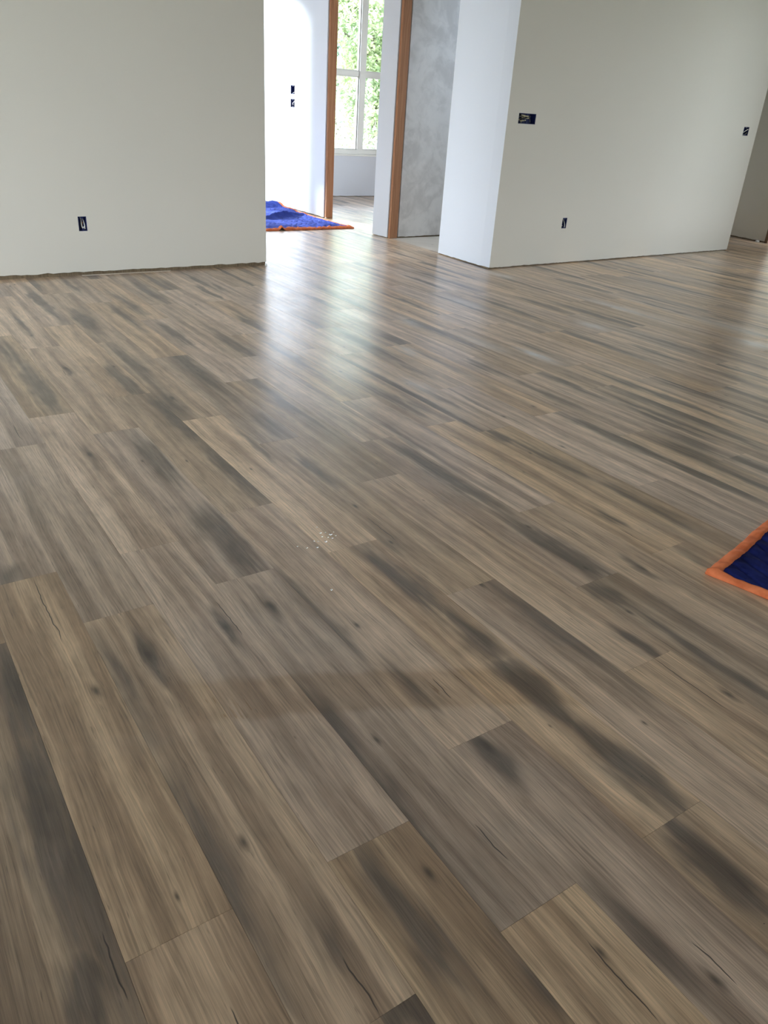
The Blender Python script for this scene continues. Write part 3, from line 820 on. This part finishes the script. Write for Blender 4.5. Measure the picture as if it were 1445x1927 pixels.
# ------------------------------------------------------------------ moving blankets
def blanket(name, corner, ang, lx, ly, label, seed, fold, nx, ny, extra=None, bind_w=0.034, cloth=None):
    """Quilted pad: corner at the local origin, lx along local +X, ly along local +Y."""
    root = thing(empty(name, (corner[0], corner[1], 0.0)), label, 'blanket', 'navy moving blankets on the floor')
    root.rotation_euler = (0, 0, ang)
    def base(x, y):
        e = min(x, y, lx - x, ly - y)
        w = noise.noise(Vector((x * 2.3 + seed, y * 2.3, 0.3))) * 0.5 + noise.noise(Vector((x * 6 + seed, y * 6, 2.3))) * 0.25
        f = max(0.0, w) * fold * min(1.0, max(e, 0) / 0.12 + 0.12)
        if extra: f += extra(x, y)
        return 0.004 + f
    def quilt(x, y):
        e = min(x, y, lx - x, ly - y)
        zz = abs(((x + 0.035 * (abs(((y / 0.11) % 2) - 1) * 2 - 1)) / 0.062) % 1 - 0.5) * 2
        q = math.sqrt(max(0.0, 1 - zz ** 4)) * 0.008
        wr = noise.noise(Vector((x * 22 + seed, y * 16, 5.1))) * 0.005 + noise.noise(Vector((x * 55 + seed, y * 38, 2.1))) * 0.003
        return (q + wr) * min(1.0, max(0.0, e) / 0.03) + 0.006
    def off(x, y):       # the edges are not ruler straight
        return (noise.noise(Vector((x * 3.1, y * 3.1, seed + 7))) * 0.014, noise.noise(Vector((x * 3.1 + 9, y * 3.1, seed + 3))) * 0.014)
    vs, fs = [], []
    for j in range(ny + 1):
        for i in range(nx + 1):
            x, y = lx * i / nx, ly * j / ny
            a, b = off(x, y)
            vs.append((x + a, y + b, base(x, y) + quilt(x, y)))
    n0 = nx + 1
    for j in range(ny):
        for i in range(nx):
            k = j * n0 + i
            fs.append((k, k + 1, k + n0 + 1, k + n0))
    # hem down to the floor
    ring = [i for i in range(nx + 1)] + [j * n0 + nx for j in range(1, ny + 1)] + [ny * n0 + i for i in range(nx - 1, -1, -1)] + [j * n0 for j in range(ny - 1, 0, -1)]
    st = len(vs)
    for k in ring:
        v = vs[k]; vs.append((v[0], v[1], max(0.0005, v[2] - 0.009)))
    m = len(ring)
    for q in range(m):
        fs.append((ring[q], st + q, st + (q + 1) % m, ring[(q + 1) % m]))
    mesh_obj('quilted_cloth', vs, fs, cloth or M_QUILT, root, smooth=True)
    # orange binding wrapped over each edge
    for side in range(4):
        bw = bind_w * (0.62 if side == 3 else 1.0)
        prof = [(-0.003, -1), (-0.006, 0.4), (-0.002, 0.9), (0.010, 1.0), (bw * 0.6, 1.08), (bw - 0.003, 1.0), (bw, 0.55)]
        L = lx if side % 2 == 0 else ly
        n = max(12, int(L / 0.012))
        vs, fs = [], []
        for i in range(n + 1):
            u = -0.004 + (L + 0.008) * i / n
            puck = noise.noise(Vector((u * 26, side * 5.0 + seed, 1.7))) * 0.0075 + noise.noise(Vector((u * 70, side * 3.0 + seed, 8.7))) * 0.0035
            for (dd, hgt) in prof:
                dd2 = min(dd, max(0.001, min(u, L - u) + 0.004)) if dd > 0 and side % 2 == 1 else dd
                x, y = ((u, dd2), (lx - dd2, u), (L - u, ly - dd2), (dd2, L - u))[side]
                cx_, cy_ = min(max(x, 0), lx), min(max(y, 0), ly)
                a, b = off(cx_, cy_)
                top = base(cx_, cy_) + max(quilt(cx_, cy_) + 0.0045, 0.0105) + max(-0.002, puck)
                lowz = max(0.0008, base(cx_, cy_) - 0.003)
                z = lowz if hgt < 0 else lowz + (top - lowz) * hgt
                vs.append((x + a, y + b, z))
        k = len(prof)
        for i in range(n):
            for q in range(k - 1):
                fs.append((i * k + q, (i + 1) * k + q, (i + 1) * k + q + 1, i * k + q + 1))
        mesh_obj('binding', vs, fs, M_BIND, root, smooth=True)
    return root
# local +X along the room (to the right), local +Y towards the camera's side: mirrored by the angle
ang = math.radians(12.5)
ca, sa = math.cos(ang), math.sin(ang)
LY = 1.25
c0 = (1.973 + sa * LY, 1.078 - ca * LY)
blanket('moving_blanket', c0, ang, 1.80, LY, 'navy quilted moving blanket with orange binding on the open plank floor', 3.0, 0.012, 260, 180)
def hall_fold(x, y):
    # x across the hall, y along it
    f = 0.030 * math.exp(-((x - 0.86) / 0.022) ** 2) * math.exp(-(y / 0.22) ** 2)
    r = 0.050 * max(0.0, noise.noise(Vector((x * 4.2 + 2.0, y * 3.0, 6.6)))) * min(1.0, y / 0.15)
    rr = 0.055 * math.exp(-((y - 0.80 - 0.5 * (x - 1.2)) / 0.05) ** 2) * math.exp(-((x - 1.25) / 0.35) ** 2)
    far = 0.10 * math.exp(-((y - 1.75) / 0.12) ** 2) * (0.4 + 0.6 * abs(noise.noise(Vector((x * 5, 3.1, 0.5)))))
    return f + r + rr + far
blanket('moving_blanket', (3.00, 7.585), math.radians(0.3), 1.72, 1.95, 'rumpled blue moving blanket along the sunlit hall wall', 8.0, 0.03, 200, 200, hall_fold, cloth=M_QUILT_SUNLIT)

# ------------------------------------------------------------------ small things on the floor
def droplet_mesh(seed):
    r = random.Random(seed)
    vs, fs = [], []
    n, rings = 12, 4
    sx, sy = r.uniform(0.8, 1.3), r.uniform(0.7, 1.6)
    for j in range(rings):
        a = math.pi / 2 * j / rings
        for i in range(n):
            w = 2 * math.pi * i / n
            k = 1 + 0.14 * math.sin(2 * w + seed) + 0.08 * math.sin(3 * w + seed * 2)
            vs.append((math.cos(a) * math.cos(w) * k * sx, math.cos(a) * math.sin(w) * k * sy, math.sin(a) * 0.45))
    vs.append((0, 0, 0.45))
    for j in range(rings - 1):
        for i in range(n): fs.append((j * n + i, j * n + (i + 1) % n, (j + 1) * n + (i + 1) % n, (j + 1) * n + i))
    for i in range(n): fs.append(((rings - 1) * n + i, (rings - 1) * n + (i + 1) % n, rings * n))
    fs.append(tuple(range(n - 1, -1, -1)))
    return vs, fs
dm = []
for q in range(4):
    v, f = droplet_mesh(q + 1)
    me = bpy.data.meshes.new('water_droplet'); me.from_pydata(v, [], f); me.materials.append(M_WATER)
    me.polygons.foreach_set('use_smooth', [True] * len(me.polygons))
    dm.append(me)
DROPS = [(1.074, 1.873, 0.00203), (1.066, 1.835, 0.0029), (1.081, 1.831, 0.00261), (1.059, 1.812, 0.00348), (1.073, 1.801, 0.0029), (1.089, 1.812, 0.00348), (1.106, 1.822, 0.00232), (1.024, 1.800, 0.00261), (1.033, 1.792, 0.00232), (1.054, 1.781, 0.00319), (1.082, 1.789, 0.00261), (0.964, 1.795, 0.00348), (1.014, 1.762, 0.00348), (0.984, 1.774, 0.00232), (0.935, 1.541, 0.00348), (1.054, 1.868, 0.00203), (1.055, 1.762, 0.00174), (1.100, 1.798, 0.00174)]
for q, (x, y, r) in enumerate(DROPS):
    o = bpy.data.objects.new('water_droplet', dm[q % 4])
    C.objects.link(o)
    o.location = (x, y, 0.0002)
    o.rotation_euler = (0, 0, q * 1.3)
    o.scale = (r, r, r * 0.9)
    thing(o, 'tiny clear water droplet among others spattered on the plank floor', 'water droplet', 'water droplets spattered on the planks')
def scrap(name, x, y, rx, ry, rz, label, mat, seed):
    r = random.Random(seed)
    n = 9
    ring = [(math.cos(2 * math.pi * i / n) * rx * r.uniform(0.7, 1.15), math.sin(2 * math.pi * i / n) * ry * r.uniform(0.7, 1.15)) for i in range(n)]
    vs = [(a, b, 0.0) for a, b in ring] + [(a * 0.8, b * 0.8, rz * r.uniform(0.6, 1.0)) for a, b in ring]
    fs = [tuple(range(n - 1, -1, -1)), tuple(range(n, 2 * n))] + [(i, (i + 1) % n, n + (i + 1) % n, n + i) for i in range(n)]
    o = mesh_obj(name, vs, fs, mat, None, (x, y, 0.0003))
    return thing(o, label, 'debris')
scrap('white_lump', 9.49, 5.78, 0.018, 0.030, 0.022, 'small white lump at the foot of the dim passage wall', M_SCRAP, 3)  # small white lump at the base of the passage wall
scrap('white_lump', 4.825, 8.375, 0.012, 0.010, 0.012, 'white drywall crumb at the foot of the hall door stud', M_SCRAP, 5)
scrap('white_lump', 2.85, 5.895, 0.010, 0.008, 0.016, 'white drywall crumb under the end of the wall beside the hall opening', M_SCRAP, 6)
sl = bevel_box('paper_sliver', 1.40, 2.05, 5.872, 5.880, 0.0003, 0.005, M_SUB, None, 0.001)
thing(sl, 'long pale paper sliver in the gap under the wall beside the hall opening', 'debris')
sl.rotation_euler = (0, 0, 0.012)

# ------------------------------------------------------------------ outdoors
gr = structure(box('ground', -60, 80, -60, 90, -0.45, -0.22, M_GROUND))
def leaf_mesh(seed, n, rx, rz, mat):
    r = random.Random(seed)
    lobes = [(Vector((r.uniform(-0.6, 0.6) * rx, r.uniform(-0.6, 0.6) * rx, r.uniform(-0.75, 0.75) * rz)), r.uniform(0.35, 0.6)) for _ in range(16)]
    vs, fs = [], []
    for _ in range(n):
        c, k = r.choice(lobes)
        d = Vector((r.gauss(0, 1), r.gauss(0, 1), r.gauss(0, 1))).normalized() * (r.random() ** 0.35)
        p = c + Vector((d.x * rx * k, d.y * rx * k, d.z * rz * k))
        a = Vector((r.gauss(0, 1), r.gauss(0, 1), r.gauss(0, 0.7))).normalized()
        b = a.cross(Vector((r.gauss(0, 1), r.gauss(0, 1), r.gauss(0, 1)))).normalized()
        s = r.uniform(0.05, 0.11)
        k0 = len(vs)
        vs += [p - a * s, p - b * s * 0.45, p + a * s, p + b * s * 0.45]
        fs.append((k0, k0 + 1, k0 + 2, k0 + 3))
    me = bpy.data.meshes.new('foliage')
    me.from_pydata(vs, [], fs); me.materials.append(mat)
    return me
def trunk_mesh(seed, h):
    r = random.Random(seed)
    vs, fs = [], []
    def add(pts, r0, r1):
        tv, tf = tube(pts, 1.0, 8)
        k, n = len(vs), len(pts)
        for i in range(n):
            rad = r0 + (r1 - r0) * i / (n - 1)
            for q in range(8):
                vs.append(pts[i] + (tv[i * 8 + q] - pts[i]) * rad)
        fs.extend(tuple(k + w for w in f) for f in tf)
    main = smooth_path([(0, 0, 0), (0.08, 0.05, h * 0.3), (-0.06, 0.1, h * 0.6), (0.1, 0.0, h * 0.95)], 4)
    add(main, 0.14, 0.03)
    for i in range(7):
        a = r.uniform(0, 6.28); z = h * r.uniform(0.22, 0.75)
        add(smooth_path([(0, 0, z), (math.cos(a) * 0.7, math.sin(a) * 0.7, z + 0.45), (math.cos(a) * 1.6, math.sin(a) * 1.6, z + 0.8)], 3), 0.05, 0.012)
    me = bpy.data.meshes.new('trunk')
    me.from_pydata(vs, [], fs); me.materials.append(M_BARK)
    return me
FOL = [leaf_mesh(1, 30000, 2.3, 3.0, M_LEAF[0]), leaf_mesh(2, 30000, 2.3, 3.0, M_LEAF[1])]
TRK = [trunk_mesh(1, 6.0), trunk_mesh(2, 6.0)]
TREES = [(14.2, 22.0, 0, 0.95, 'yellow green leafy tree standing closest outside the far window'),
         (16.6, 28.0, 1, 0.95, 'deeper green leafy tree just behind the tree closest to the far window'),
         (20.4, 34.0, 0, 1.1, 'yellow green leafy tree in the middle of the row outside the far window'),
         (26.2, 42.0, 1, 1.25, 'deeper green leafy tree second from the far end of the row outside'),
         (31.2, 50.0, 0, 1.5, 'yellow green leafy tree at the far end of the row outside')]
for q, (x, y, kd, s, lab) in enumerate(TREES):
    t_ = empty('broadleaf_tree', (x, y, -0.22))
    thing(t_, lab, 'tree', 'trees outside the far window')
    t_.rotation_euler = (0, 0, q * 1.9)
    t_.scale = (s, s, s)
    f = bpy.data.objects.new('foliage', FOL[kd]); C.objects.link(f); f.parent = t_; f.location = (0, 0, 3.05); f['kind'] = 'stuff'
    k = bpy.data.objects.new('trunk', TRK[kd]); C.objects.link(k); k.parent = t_
